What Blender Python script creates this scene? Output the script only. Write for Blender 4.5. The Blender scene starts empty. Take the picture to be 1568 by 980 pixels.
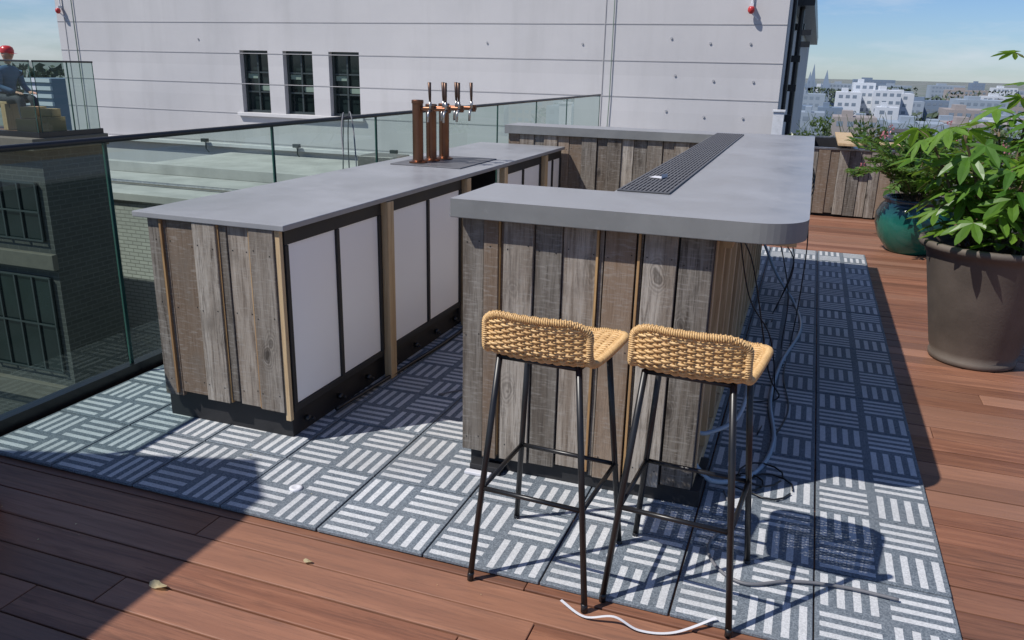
import bpy, math, random
from mathutils import Vector, Matrix, noise
random.seed(7)
R=random.random
def U(a,b): return a+(b-a)*R()
scene=bpy.context.scene
COL=scene.collection

# ---------------------------------------------------------------- camera
H=1.6
r=Vector((0.9387,0.3433,0.0224)).normalized()
w=Vector((-0.3221,0.8984,-0.2994)); w=(w-r*w.dot(r)).normalized()
u=r.cross(w).normalized()
cd=bpy.data.cameras.new("camera"); co=bpy.data.objects.new("camera",cd); COL.objects.link(co)
cd.sensor_width=36; cd.lens=1230/1568*36; cd.clip_start=0.05; cd.clip_end=9000
m=Matrix.Identity(4)
for i in range(3):
    m[i][0]=r[i]; m[i][1]=u[i]; m[i][2]=-w[i]
m[2][3]=H
co.matrix_world=m
scene.camera=co

# ---------------------------------------------------------------- light
SD=Vector((0.58,0.53,-1)).normalized()
el=math.asin(-SD.z); az=math.atan2(-SD.x,-SD.y)
sl=bpy.data.lights.new("sun","SUN"); so=bpy.data.objects.new("sun",sl); COL.objects.link(so)
sl.energy=5.0; sl.angle=math.radians(0.5); sl.color=(1,0.96,0.90)
so.rotation_euler=SD.to_track_quat('-Z','Y').to_euler()
W=bpy.data.worlds.new("World"); scene.world=W; W.use_nodes=True
nt=W.node_tree; nt.nodes.clear()
out=nt.nodes.new("ShaderNodeOutputWorld"); bg=nt.nodes.new("ShaderNodeBackground")
sky=nt.nodes.new("ShaderNodeTexSky"); sky.sky_type='NISHITA'; sky.sun_disc=False
sky.sun_elevation=el; sky.sun_rotation=az%(2*math.pi); sky.air_density=1.0; sky.dust_density=0.1; sky.ozone_density=4.0
tc=nt.nodes.new("ShaderNodeTexCoord"); mp=nt.nodes.new("ShaderNodeMapping"); mp.inputs['Scale'].default_value=(2.2,2.2,11)
nz=nt.nodes.new("ShaderNodeTexNoise"); nz.inputs['Scale'].default_value=2.4; nz.inputs['Detail'].default_value=8; nz.inputs['Roughness'].default_value=0.62
rp=nt.nodes.new("ShaderNodeMapRange"); rp.inputs['From Min'].default_value=0.47; rp.inputs['From Max'].default_value=0.78; rp.inputs['To Max'].default_value=0.55
tn=nt.nodes.new("ShaderNodeMixRGB"); tn.blend_type='MULTIPLY'; tn.inputs['Fac'].default_value=1; tn.inputs['Color2'].default_value=(0.70,0.86,1.16,1)
mx=nt.nodes.new("ShaderNodeMixRGB"); mx.inputs['Color2'].default_value=(8.0,8.4,9.2,1)
nt.links.new(tc.outputs['Generated'],mp.inputs['Vector']); nt.links.new(mp.outputs[0],nz.inputs['Vector'])
nt.links.new(nz.outputs['Fac'],rp.inputs['Value']); nt.links.new(rp.outputs[0],mx.inputs['Fac'])
nt.links.new(sky.outputs[0],tn.inputs['Color1']); nt.links.new(tn.outputs[0],mx.inputs['Color1']); nt.links.new(mx.outputs[0],bg.inputs['Color'])
bg.inputs['Strength'].default_value=0.090
nt.links.new(bg.outputs[0],out.inputs[0])
scene.view_settings.view_transform='Standard'; scene.view_settings.look='None'; scene.view_settings.exposure=0

# ---------------------------------------------------------------- materials
class NT:
    def __init__(s,name):
        s.m=bpy.data.materials.new(name); s.m.use_nodes=True; s.t=s.m.node_tree
        s.b=s.t.nodes['Principled BSDF']; s.o=s.t.nodes['Material Output']
    def n(s,ty,inp={},**pr):
        x=s.t.nodes.new(ty)
        for k,v in pr.items(): setattr(x,k,v)
        for k,v in inp.items(): s.set(x.inputs[k],v)
        return x
    def set(s,sock,v):
        if isinstance(v,bpy.types.NodeSocket): s.t.links.new(v,sock)
        elif isinstance(v,tuple) and len(v)==3 and sock.type=='RGBA': sock.default_value=v+(1,)
        else: sock.default_value=v
    def math(s,op,a,b=0.0,c=None):
        x=s.t.nodes.new("ShaderNodeMath"); x.operation=op
        s.set(x.inputs[0],a); s.set(x.inputs[1],b)
        if c is not None: s.set(x.inputs[2],c)
        return x.outputs[0]
    def mix(s,f,a,b,bt='MIX'):
        x=s.n("ShaderNodeMixRGB",{'Fac':f,'Color1':a,'Color2':b},blend_type=bt); return x.outputs[0]
    def noise(s,vec,scale,det=4,ro=0.5,dist=0):
        return s.n("ShaderNodeTexNoise",{'Vector':vec,'Scale':scale,'Detail':det,'Roughness':ro,'Distortion':dist}).outputs['Fac']
    def ramp(s,v,a,b,lo=0.0,hi=1.0):
        return s.n("ShaderNodeMapRange",{'Value':v,'From Min':a,'From Max':b,'To Min':lo,'To Max':hi}).outputs[0]
    def obj(s): return s.n("ShaderNodeTexCoord").outputs['Object']
    def mapping(s,vec,sc,loc=(0,0,0)):
        return s.n("ShaderNodeMapping",{'Vector':vec,'Scale':sc,'Location':loc}).outputs[0]
    def bump(s,h,st=0.3,d=0.01):
        x=s.n("ShaderNodeBump",{'Height':h,'Strength':st,'Distance':d}); s.t.links.new(x.outputs[0],s.b.inputs['Normal'])
    def col(s,c): s.set(s.b.inputs['Base Color'],c)
    def rough(s,c): s.set(s.b.inputs['Roughness'],c)

def plain(name,c,rough=0.6,metal=0,var=0.12,sc=8,bump=0.0,bsc=60,c2=None):
    M=NT(name); v=M.obj(); f=M.noise(v,sc,5,0.6)
    a=tuple(x*(1-var) for x in c); b=tuple(min(1,x*(1+var)) for x in c) if c2 is None else c2
    M.col(M.mix(M.ramp(f,0.3,0.7),a,b)); dr=.06 if var>.02 else .01; M.rough(M.ramp(f,0.3,0.7,max(0,rough-dr),min(1,rough+dr))); M.b.inputs['Metallic'].default_value=metal
    if bump: M.bump(M.noise(v,bsc,4,0.6),bump,0.004)
    return M.m

def wood(name,cA,cB,cD,axis,rough=0.7,fine=55,var=0.35,bump=0.35,knots=True,warm=None,dark=0.75,stain=False):
    M=NT(name); geo=M.n("ShaderNodeNewGeometry"); rnd=geo.outputs['Random Per Island']
    v=M.obj()
    off=M.n("ShaderNodeCombineXYZ",{'X':M.math('MULTIPLY',rnd,37.0),'Y':M.math('MULTIPLY',rnd,19.0),'Z':M.math('MULTIPLY',rnd,53.0)}).outputs[0]
    v2=M.n("ShaderNodeVectorMath",{0:v,1:off},operation='ADD').outputs[0]
    sc=[1,1,1]; sc[axis]=0.06
    vs=M.mapping(v2,tuple(sc))
    f1=M.noise(vs,fine,6,0.7,0.6); f2=M.noise(vs,fine*0.25,4,0.5,1.2); f3=M.noise(v2,3.0,3,0.5); f4=M.noise(vs,fine*2.6,3,0.6)
    c=M.mix(M.ramp(f2,0.38,0.62),cA,cB)
    c=M.mix(M.ramp(f1,0.50,0.68,0,dark),c,cD)
    c=M.mix(M.ramp(f4,0.5,0.7,0,dark*.6),c,cD)
    c=M.mix(M.ramp(f3,0.4,0.7,0,0.35),c,cB)
    h=M.math('MULTIPLY',rnd,7.31); h=M.math('FRACT',h)
    if warm:
        h2=M.math('FRACT',M.math('MULTIPLY',rnd,23.7)); c=M.mix(M.ramp(h2,0.40,1.0,0,0.65),c,warm)
    br=M.ramp(h,0,1,1-var,1+var)
    c=M.mix(1.0,c,M.n("ShaderNodeCombineXYZ",{'X':br,'Y':br,'Z':br}).outputs[0],'MULTIPLY')
    if stain:
        # rough sawn cross marks and blotchy weathering
        st=[1,1,1]; st[axis]=1.0
        g=M.noise(M.mapping(v2,(0.5,0.5,3.0)),38,3,.6); c=M.mix(M.ramp(g,.52,.70,0,.35),c,(0.36,0.345,0.32))
        b2=M.noise(v2,6.5,5,.65); c=M.mix(M.ramp(b2,.50,.70,0,.55),c,tuple(x*.8 for x in cB))
    if knots:
        sk=[1,1,1]; sk[axis]=0.5
        dv=M.n("ShaderNodeVectorMath",{0:v2,1:M.n("ShaderNodeVectorMath",{0:M.n("ShaderNodeTexNoise",{'Vector':v2,'Scale':14.0}).outputs['Color'],1:(.03,.03,.03)},operation='MULTIPLY').outputs[0]},operation='ADD').outputs[0]
        vo=M.n("ShaderNodeTexVoronoi",{'Vector':M.mapping(dv,tuple(sk)),'Scale':5.5}).outputs['Distance']
        ring=M.math('SINE',M.math('MULTIPLY',vo,150.0))
        c=M.mix(M.math('MULTIPLY',M.ramp(vo,0.10,0.26,1.0,0.0),M.ramp(ring,-1,1,0,.6)),c,cD)
        c=M.mix(M.ramp(vo,0.05,0.11,0.9,0.0),c,tuple(x*.7 for x in cD))
    M.col(c); M.rough(M.ramp(f1,0.3,0.7,rough-.1,rough+.1)); M.bump(f1,bump,0.003)
    return M.m

m_deck=wood("deck_hardwood",(0.275,0.122,0.070),(0.190,0.080,0.046),(0.085,0.038,0.025),0,0.5,50,0.26,0.35,False,(0.25,0.135,0.09))
m_grey=wood("weathered_barn_wood",(0.285,0.258,0.225),(0.165,0.138,0.112),(0.055,0.043,0.034),2,0.85,60,0.42,1.0,True,(0.22,0.14,0.085),0.95,True)
m_pine=wood("raw_pine",(0.60,0.45,0.27),(0.50,0.35,0.19),(0.35,0.22,0.11),2,0.65,45,0.12,0.2,False)
m_gold=wood("old_yellow_wood",(0.42,0.26,0.11),(0.28,0.16,0.07),(0.12,0.07,0.03),2,0.75,45,0.2,0.3,False)
def m_slabf(name,c,ro):
    M=NT(name); v=M.obj(); f=M.noise(v,2.2,6,.65,.5); g=M.noise(M.mapping(v,(1,.15,1)),9,5,.6); k=M.noise(v,35,3,.6)
    q=M.mix(M.ramp(f,.35,.7),tuple(x*.84 for x in c),tuple(x*1.12 for x in c)); q=M.mix(M.ramp(g,.55,.8,0,.3),q,tuple(x*.6 for x in c)); q=M.mix(M.ramp(k,.62,.75,0,.25),q,tuple(x*1.4 for x in c))
    M.col(q); M.rough(M.ramp(f,.3,.7,ro-.08,ro+.1)); M.bump(k,.05,.002); return M.m
m_slab=m_slabf("zinc_grey_top",(0.275,0.28,0.295),0.36)
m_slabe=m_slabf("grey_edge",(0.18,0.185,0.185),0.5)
m_black=plain("black_metal",(0.010,0.010,0.011),0.35,0,0.2,10)
m_blackm=plain("black_board",(0.015,0.015,0.017),0.6,0,0.2,5)
m_white=plain("white_panel",(0.90,0.91,0.92),0.32,0,0.012,2)
m_copper=plain("aged_copper",(0.30,0.15,0.09),0.38,1.0,0.25,14,c2=(0.20,0.09,0.055))
m_bronze=plain("dark_bronze",(0.09,0.055,0.04),0.4,0.7,0.25,14)
m_steel=plain("brushed_steel",(0.40,0.38,0.36),0.38,1.0,0.1,20)
m_dsteel=plain("dark_grate",(0.13,0.13,0.14),0.5,0.3,0.2,20)
m_hose=plain("pale_blue_hose",(0.28,0.36,0.44),0.35,0,0.05,5)
m_cable=plain("grey_cable",(0.14,0.14,0.15),0.5,0,0.1,5)
m_strap=plain("white_strap",(0.6,0.6,0.63),0.5,0,0.05,5)
m_card=plain("cardboard",(0.36,0.24,0.13),0.8,0,0.1,5)
m_orange=plain("orange_plastic",(0.62,0.08,0.02),0.4,0,0.05,4)
m_clay=plain("grey_brown_clay",(0.105,0.085,0.070),0.7,0,0.25,3.5,0.25,60)
m_soil=plain("potting_soil",(0.05,0.033,0.022),0.95,0,0.5,40,0.8,60)
m_red=plain("red_lamp",(0.45,0.03,0.03),0.3,0,0.1,4)
m_dwall=plain("dark_render",(0.07,0.075,0.07),0.85,0,0.25,1.2)
m_wframe=plain("dark_window_frame",(0.035,0.045,0.045),0.4,0,0.1,4)
m_wglass=plain("window_pane",(0.012,0.02,0.02),0.08,0,0.4,0.8)
m_curtain=plain("curtain",(0.16,0.22,0.18),0.8,0,0.1,3)

def m_stucco():
    M=NT("pale_render_wall"); v=M.obj()
    f=M.noise(v,0.35,6,0.6); g=M.noise(M.mapping(v,(1,1,0.12)),1.6,5,0.6); k=M.noise(v,22,3,0.6)
    s=M.n("ShaderNodeSeparateXYZ",{0:v}); bz=M.math('FLOOR',M.math('DIVIDE',M.math('ADD',s.outputs[2],20.09),0.83))
    wn=M.n("ShaderNodeTexWhiteNoise",{'W':bz},noise_dimensions='1D').outputs[0]
    c=M.mix(M.ramp(f,0.35,0.7),(0.52,0.505,0.505),(0.455,0.445,0.45))
    c=M.mix(M.ramp(g,0.5,0.8,0,0.45),c,(0.37,0.36,0.355))
    br=M.ramp(wn,0,1,.95,1.04); c=M.mix(1.0,c,M.n("ShaderNodeCombineXYZ",{'X':br,'Y':br,'Z':br}).outputs[0],'MULTIPLY')
    M.col(c); M.rough(0.85); M.bump(k,0.15,0.01); return M.m
m_wall=m_stucco()
def m_brickf(name,c1,c2,mo,sc=1.0):
    M=NT(name); v=M.obj()
    s=M.n("ShaderNodeSeparateXYZ",{0:v}); vv=M.n("ShaderNodeCombineXYZ",{'X':M.math('ADD',s.outputs[0],s.outputs[1]),'Y':s.outputs[2]}).outputs[0]
    b=M.n("ShaderNodeTexBrick",{'Vector':vv,'Color1':c1,'Color2':c2,'Mortar':mo,'Scale':sc,'Brick Width':0.22,'Row Height':0.075,'Mortar Size':0.009})
    M.col(M.mix(M.ramp(M.noise(v,0.8,5,.6),.4,.7,0,.4),b.outputs[0],tuple(x*.6 for x in c1))); M.rough(.85)
    M.bump(M.math('SUBTRACT',1.0,b.outputs['Fac']),0.4,0.01); return M.m
m_wbrick=m_brickf("white_brick",(0.50,0.49,0.45),(0.44,0.43,0.40),(0.25,0.24,0.22))
m_shadebrick=m_brickf("shade_toned_brick",(0.055,0.06,0.053),(0.042,0.047,0.042),(0.08,0.085,0.078))  # brick colour darkened to stand for shade on the terrace facade

def m_tilef():
    M=NT("rubber_tile"); v0=M.obj()
    wob=M.n("ShaderNodeVectorMath",{0:M.n("ShaderNodeTexNoise",{'Vector':v0,'Scale':150.0,'Detail':2.0}).outputs['Color'],1:(.003,.003,0)},operation='MULTIPLY').outputs[0]
    v=M.n("ShaderNodeVectorMath",{0:v0,1:wob},operation='ADD').outputs[0]
    s=M.n("ShaderNodeSeparateXYZ",{0:v})
    P=0.2095
    X=M.math('DIVIDE',M.math('ADD',s.outputs[0],2.7425+4.19),P); Y=M.math('DIVIDE',M.math('ADD',s.outputs[1],-2.1315+4.19),P)
    fx=M.math('FRACT',X); fy=M.math('FRACT',Y)
    par=M.math('MODULO',M.math('ADD',M.math('FLOOR',X),M.math('FLOOR',Y)),2.0)
    par=M.math('GREATER_THAN',par,0.5)
    def bars(a,b):
        ia=M.math('MULTIPLY',M.math('GREATER_THAN',a,0.03),M.math('LESS_THAN',a,0.97))
        ib=M.math('MULTIPLY',M.math('GREATER_THAN',b,0.08),M.math('LESS_THAN',b,0.92))
        fr=M.math('FRACT',M.math('MULTIPLY',M.math('SUBTRACT',a,0.03),4/0.94))
        st=M.math('MULTIPLY',M.math('GREATER_THAN',fr,0.26),M.math('LESS_THAN',fr,0.74))
        return M.math('MULTIPLY',st,M.math('MULTIPLY',ia,ib))
    m1=bars(fx,fy); m2=bars(fy,fx)
    mk=M.math('ADD',M.math('MULTIPLY',m1,par),M.math('MULTIPLY',m2,M.math('SUBTRACT',1.0,par)))
    sp=M.n("ShaderNodeTexVoronoi",{'Vector':v0,'Scale':260.0}); sc=M.n("ShaderNodeSeparateColor",{0:sp.outputs['Color']}).outputs[0]
    big=M.noise(v0,3,5,0.6)
    rnd=M.n("ShaderNodeNewGeometry").outputs['Random Per Island']
    base=M.mix(M.ramp(sc,0.2,0.9),(0.085,0.105,0.128),(0.19,0.22,0.25))
    lite=M.mix(M.ramp(sc,0.0,1.0),(0.42,0.43,0.445),(0.60,0.61,0.62))
    c=M.mix(mk,base,lite)
    c=M.mix(M.ramp(big,0.42,0.75,0,0.28),c,(0.18,0.18,0.175))
    br=M.ramp(rnd,0,1,0.88,1.08)
    c=M.mix(1.0,c,M.n("ShaderNodeCombineXYZ",{'X':br,'Y':br,'Z':br}).outputs[0],'MULTIPLY')
    M.col(c); M.rough(0.8); M.bump(sc,0.25,0.002); return M.m
m_tile=m_tilef()

def m_glassf(name,tint,gl=1.0):
    M=NT(name); t=M.t; t.nodes.remove(M.b)
    tr=M.n("ShaderNodeBsdfTransparent",{'Color':tint}); g=M.n("ShaderNodeBsdfGlossy",{'Roughness':0.0,'Color':(0.9,0.97,0.95)})
    f=M.n("ShaderNodeFresnel",{'IOR':1.5}).outputs[0]
    mixs=M.n("ShaderNodeMixShader",{0:M.math('MULTIPLY',f,gl)}); t.links.new(tr.outputs[0],mixs.inputs[1]); t.links.new(g.outputs[0],mixs.inputs[2])
    t.links.new(mixs.outputs[0],M.o.inputs[0]); return M.m
m_glass=m_glassf("balustrade_glass",(0.62,0.74,0.70),1.15)
m_gedge=plain("glass_edge_green",(0.03,0.085,0.07),0.15,0,0.1,3)

def m_leaff(name,c1,c2,sc=9,trans=0.35):
    M=NT(name); v=M.obj(); geo=M.n("ShaderNodeNewGeometry"); rnd=geo.outputs['Random Per Island']
    c=M.mix(rnd,c1,c2); c=M.mix(M.ramp(M.noise(v,sc,3,.5),.4,.7,0,.4),c,tuple(x*.5 for x in c1))
    M.col(c); M.rough(0.34); M.b.inputs['Specular IOR Level'].default_value=0.45
    tl=M.n("ShaderNodeBsdfTranslucent"); tl.inputs[0].default_value=(c2[0]*1.5,c2[1]*1.5,c2[2],1)
    ms=M.n("ShaderNodeMixShader",{0:trans}); M.t.links.new(M.b.outputs[0],ms.inputs[1]); M.t.links.new(tl.outputs[0],ms.inputs[2]); M.t.links.new(ms.outputs[0],M.o.inputs[0])
    return M.m
m_leaf=m_leaff("broad_leaf",(0.045,0.13,0.022),(0.15,0.27,0.035))
m_leaf2=m_leaff("fern_leaf",(0.04,0.10,0.025),(0.12,0.21,0.05))
m_hedge=m_leaff("hedge_leaf",(0.035,0.075,0.02),(0.09,0.14,0.04))
m_dtree=plain("distant_foliage",(0.060,0.085,0.055),.9,0,.4,.05)
m_dry=m_leaff("dry_leaf",(0.55,0.46,0.25),(0.66,0.58,0.38))
m_pink=m_leaff("pink_petal",(0.55,0.14,0.20),(0.62,0.25,0.32))
m_stem=plain("plant_stem",(0.12,0.09,0.05),0.8,0,0.3,20)
def m_rattanf():
    M=NT("natural_rattan"); rnd=M.n("ShaderNodeNewGeometry").outputs['Random Per Island']; v=M.obj()
    c=M.mix(rnd,(0.52,0.31,0.12),(0.70,0.47,0.22)); c=M.mix(M.ramp(M.noise(v,90,4,.65),.45,.72,0,.6),c,(0.30,0.15,0.05))
    M.col(c); M.rough(0.5); return M.m
m_rattan=m_rattanf()
def m_tealf():
    M=NT("teal_glaze"); v=M.obj(); s=M.n("ShaderNodeSeparateXYZ",{0:v})
    n=M.noise(M.mapping(v,(1,1,.25)),14,5,.6); z=M.math('ADD',s.outputs[2],M.math('MULTIPLY',n,0.28))
    c=M.mix(M.ramp(z,.42,.60),(0.012,0.12,0.09),(0.008,0.022,0.045)); c=M.mix(M.ramp(n,.5,.8,0,.5),c,(0.03,0.20,0.13))
    M.col(c); M.rough(0.18); return M.m
m_teal=m_tealf()

# ---------------------------------------------------------------- mesh accumulator
def catmull(pts,n=6,closed=False):
    P=[Vector(p) for p in pts]; o=[]; L=len(P)
    rng=range(L) if closed else range(L-1)
    for i in rng:
        if closed: a,b,c,d=P[(i-1)%L],P[i],P[(i+1)%L],P[(i+2)%L]
        else: a,b,c,d=P[max(i-1,0)],P[i],P[i+1],P[min(i+2,L-1)]
        for k in range(n):
            t=k/n; o.append(0.5*((2*b)+(c-a)*t+(2*a-5*b+4*c-d)*t*t+(3*b-a-3*c+d)*t**3))
    if not closed: o.append(P[-1])
    return o
class Mesh:
    def __init__(s): s.v=[]; s.f=[]; s.mi=[]; s.T=None
    def add(s,vs,fs,mi=0):
        o=len(s.v)
        s.v+= [tuple(s.T@Vector(p)) if s.T else tuple(p) for p in vs]
        s.f+= [tuple(i+o for i in f) for f in fs]; s.mi+=[mi]*len(fs)
    def box(s,x0,x1,y0,y1,z0,z1,mi=0,rot=None):
        vs=[Vector((x,y,z)) for x in(x0,x1) for y in(y0,y1) for z in(z0,z1)]
        if rot:
            c=Vector(((x0+x1)/2,(y0+y1)/2,(z0+z1)/2)); vs=[c+rot@(q-c) for q in vs]
        s.add(vs,[(0,1,3,2),(4,6,7,5),(0,4,5,1),(2,3,7,6),(0,2,6,4),(1,5,7,3)],mi)
    def tube(s,pts,rad,n=8,mi=0,closed=False,cap=True):
        P=[Vector(p) for p in pts]; L=len(P)
        rf=rad if callable(rad) else (lambda t:rad)
        tan=[]
        for i in range(L):
            a=P[(i-1)%L] if (closed or i>0) else P[i]; b=P[(i+1)%L] if (closed or i<L-1) else P[i]
            d=(b-a); tan.append(d.normalized() if d.length>1e-9 else Vector((0,0,1)))
        nrm=tan[0].orthogonal().normalized(); vs=[]
        for i in range(L):
            nrm=(nrm-tan[i]*nrm.dot(tan[i])); nrm=nrm.normalized() if nrm.length>1e-6 else tan[i].orthogonal().normalized()
            bi=tan[i].cross(nrm); rr=rf(i/max(1,L-1))
            for k in range(n):
                a=2*math.pi*k/n; vs.append(P[i]+nrm*math.cos(a)*rr+bi*math.sin(a)*rr)
        fs=[]
        for i in range(L if closed else L-1):
            j=(i+1)%L
            for k in range(n):
                l=(k+1)%n; fs.append((i*n+k,i*n+l,j*n+l,j*n+k))
        if cap and not closed:
            fs.append(tuple(range(n-1,-1,-1))); fs.append(tuple((L-1)*n+k for k in range(n)))
        s.add(vs,fs,mi)
    def lathe(s,prof,cx,cy,n=40,mi=0):
        vs=[];fs=[]
        for (rr,z) in prof:
            for k in range(n):
                a=2*math.pi*k/n; vs.append((cx+rr*math.cos(a),cy+rr*math.sin(a),z))
        for i in range(len(prof)-1):
            for k in range(n):
                l=(k+1)%n; fs.append((i*n+k,i*n+l,(i+1)*n+l,(i+1)*n+k))
        s.add(vs,fs,mi)
    def prism(s,poly,z0,z1,mi=0,mtop=None):
        n=len(poly); vs=[(x,y,z0) for x,y in poly]+[(x,y,z1) for x,y in poly]
        s.add(vs,[tuple(range(n-1,-1,-1))]+[(i,(i+1)%n,n+(i+1)%n,n+i) for i in range(n)],mi)
        s.add(vs[n:],[tuple(range(n))],mi if mtop is None else mtop)
    def obj(s,name,mats,parent=None,smooth=False,bevel=0):
        me=bpy.data.meshes.new(name); me.from_pydata(s.v,[],s.f)
        for q in (mats if isinstance(mats,(list,tuple)) else [mats]): me.materials.append(q)
        me.polygons.foreach_set('material_index',s.mi)
        if smooth: me.polygons.foreach_set('use_smooth',[True]*len(s.f))
        me.update(); o=bpy.data.objects.new(name,me); COL.objects.link(o)
        if parent: o.parent=parent
        if bevel:
            b=o.modifiers.new("bevel","BEVEL"); b.width=bevel; b.segments=2; b.limit_method='ANGLE'; b.angle_limit=math.radians(50)
        return o
def empty(name):
    e=bpy.data.objects.new(name,None); e.empty_display_size=0.1; COL.objects.link(e); return e
def rz(a): return Matrix.Rotation(a,3,'Z')

# ---------------------------------------------------------------- terrain & own building
M=Mesh(); M.add([(-5000,-3000,-25),(5000,-3000,-25),(5000,7000,-25),(-5000,7000,-25)],[(0,1,2,3)])
m_ter=NT("city_ground"); v=m_ter.obj(); m_ter.col(m_ter.mix(m_ter.ramp(m_ter.noise(v,0.02,6,.6),.42,.58),(0.10,0.13,0.10),(0.20,0.20,0.20))); m_ter.rough(.9)
M.obj("ground",m_ter.m)
M=Mesh(); M.box(-3.36,12,-8,16,-25,-0.06); M.obj("rooftop_building",m_wbrick)

# deck
M=Mesh(); y=-2.3
while y<15.9:
    x=-3.14; first=True
    while x<9:
        L=U(1.0,3.2) if first else U(2.4,4.2)
        first=False
        M.box(x,min(x+L,9.2)-0.003,y,y+0.1305,-0.028,U(-0.002,0.0015)); x+=L
    y+=0.1375
M.obj("wooden_deck",m_deck,bevel=0.003)
M=Mesh(); P=0.419
for i in range(-1,8):
    for j in range(14):
        x0=-2.744+i*P; y0=2.13+j*P
        dz=U(-0.0015,0.0015); a=U(-.0008,.0008); b=U(-.0008,.0008)
        M.box(x0+0.0030+a,x0+P-0.0030+a,y0+0.0026+b,y0+P-0.0026+b,0.003,0.016+dz)
M.obj("rubber_floor_tiles",m_tile,bevel=0.003)

# ---------------------------------------------------------------- planks helper
NAIL=Mesh()
def planks(M,axis,c0,c1,face,z0,z1,outward,widths,th=0.02,nails=True):
    p=c0;k=0
    while p<c1-0.005:
        wd=widths[k%len(widths)]; q=min(p+wd,c1)
        pr=[0.0,0.014,0.002,0.018,0.007][k%5]+U(0,0.004)
        if wd<.03: pr=0
        a=face; b=face+outward*(th+pr)
        lo,hi=min(a,b),max(a,b); zb=z0+U(-0.014,0.014)
        g=0.0012+ (0.003 if R()<.3 else 0); t=U(-.003,.003)
        M.add([(p+g+t,lo,zb),(p+g,lo,z1),(p+g+t,hi,zb),(p+g,hi,z1),(q-g+t,lo,zb),(q-g,lo,z1),(q-g+t,hi,zb),(q-g,hi,z1)],[(0,1,3,2),(4,6,7,5),(0,4,5,1),(2,3,7,6),(0,2,6,4),(1,5,7,3)])
        if nails and wd>.05:
            for zz in (z0+.07,(z0+z1)/2+.02,z1-.10):
                for xx in ((p+.02,q-.02) if wd>.09 else ((p+q)/2,)):
                    xx+=U(-.004,.004); z_=zz+U(-.01,.01); NAIL.box(xx-.0022,xx+.0022,lo-.0012,lo-.0001,z_-.0022,z_+.0022)
        p=q;k+=1

# ---------------------------------------------------------------- back counter (left)
E=empty("back_bar_counter")
M=Mesh(); M.box(-2.69,-1.925,2.655,6.60,0.957,0.981); M.obj("countertop",m_slab,E,bevel=0.003)
M=Mesh(); planks(M,'x',-2.635,-1.985,2.70,0.155,0.955,-1,[0.075,0.025,0.15,0.12,0.045,0.115,0.12])
M.obj("end_planks",m_grey,E,bevel=0.002)
NAIL.obj("nails",m_black,E); NAIL=Mesh()
M=Mesh(); 
for xx in(-2.558,-2.262,-2.103): M.box(xx-.005,xx+.005,2.668,2.699,.16,.954)
M.obj("yellow_edge_strips",m_gold,E)
M=Mesh(); M.box(-1.983,-1.958,2.672,2.693,0.12,0.955)
for yy in(3.54,4.54,5.19,6.10): M.box(-1.962,-1.922,yy-.032,yy+.032,0.018,0.953)
M.obj("pine_posts",m_pine,E,bevel=0.002)
M=Mesh(); M.box(-2.66,-1.99,2.725,6.6,0.0165,0.15)
M.box(-2.62,-2.05,2.73,6.6,0.151,0.17); M.box(-2.63,-1.99,2.7005,2.7245,.16,.95)
BY=((2.70,3.50),(3.58,4.50),(5.23,6.06),(6.14,6.60))
for (a,b) in BY:
    M.box(-1.985,-1.955,a,b,0.89,0.953); M.box(-1.985,-1.955,a,b,0.152,0.180)  # upper black strip also paints the shadow line under the countertop
    for yy in (a,(a+b)/2-0.012,b-0.024): M.box(-1.985,-1.953,yy,yy+0.024,0.181,0.889)
M.obj("black_frame_and_shadow_line",m_blackm,E,bevel=0.002)
M=Mesh()
for (a,b) in BY:
    mid=(a+b)/2
    M.box(-1.979,-1.964,a+.025,mid-.013,0.182,0.888); M.box(-1.979,-1.964,mid+.013,b-.025,0.182,0.888)
M.obj("white_panels",m_white,E,bevel=0.001)
M=Mesh(); M.box(-2.60,-2.58,2.75,6.6,0.18,0.95); M.box(-2.60,-2.0,4.56,4.58,0.18,0.95); M.box(-2.6,-2.0,5.17,5.19,.18,.95); M.obj("back_board",m_blackm,E)
M=Mesh()
for k in range(14):
    yy=2.8+k*0.27; M.tube([(-1.95,yy,0.085),(-1.975,yy,0.085)],0.014,10)
    M.tube([(-1.96,yy+.05,0.06),(-1.985,yy+.05,0.06)],0.008,8)
M.tube(catmull([(-1.94,3.0,0.05),(-1.93,3.6,0.03),(-1.9,4.3,0.03),(-1.93,5.2,0.04)],6),0.010,8)
M.obj("kick_fittings",m_black,E,smooth=True)

# ---------------------------------------------------------------- beer taps
E=empty("beer_tap_tower")
M=Mesh(); M.box(-2.56,-2.06,4.72,5.36,0.9815,0.988); M.obj("drip_tray",m_dsteel,E,bevel=0.002)
M=Mesh(); F=Mesh(); Hd=Mesh()
for k,(tx,ty) in enumerate(((-2.42,4.85),(-2.395,5.0),(-2.37,5.15))):
    top=0.981+0.405-(0.03 if k else 0)
    M.lathe([(0,0.989),(0.060,0.989),(0.060,0.996),(0.042,1.002),(0.035,1.008),(0.035,top-.02),(0.039,top-.018),(0.039,top),(0.035,top+.004),(0,top+.004)],tx,ty,24)
    top=0.981+0.405
    M.tube([(tx,ty,top-0.05),(tx+0.235,ty,top-0.05)],0.014,12)
    for q in(0.105,0.215):
        x=tx+q; z=top-0.05
        M.lathe([(0.0,z+.022),(0.019,z+.022),(0.019,z-.022),(0,z-.022)],x,ty,14)
        F.tube([(x,ty,z-0.01),(x+0.0,ty-.05,z-0.012),(x+.0,ty-.062,z-0.03),(x+.0,ty-.066,z-0.08)],0.008,8)
        F.tube([(x,ty-.03,z),(x,ty-.032,z+.045)],0.010,8)
        Hd.tube([(x,ty-.032,z+.045),(x,ty-.034,z+.08),(x,ty-.04,z+.165)],lambda t:0.007+0.005*t,8)
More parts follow.
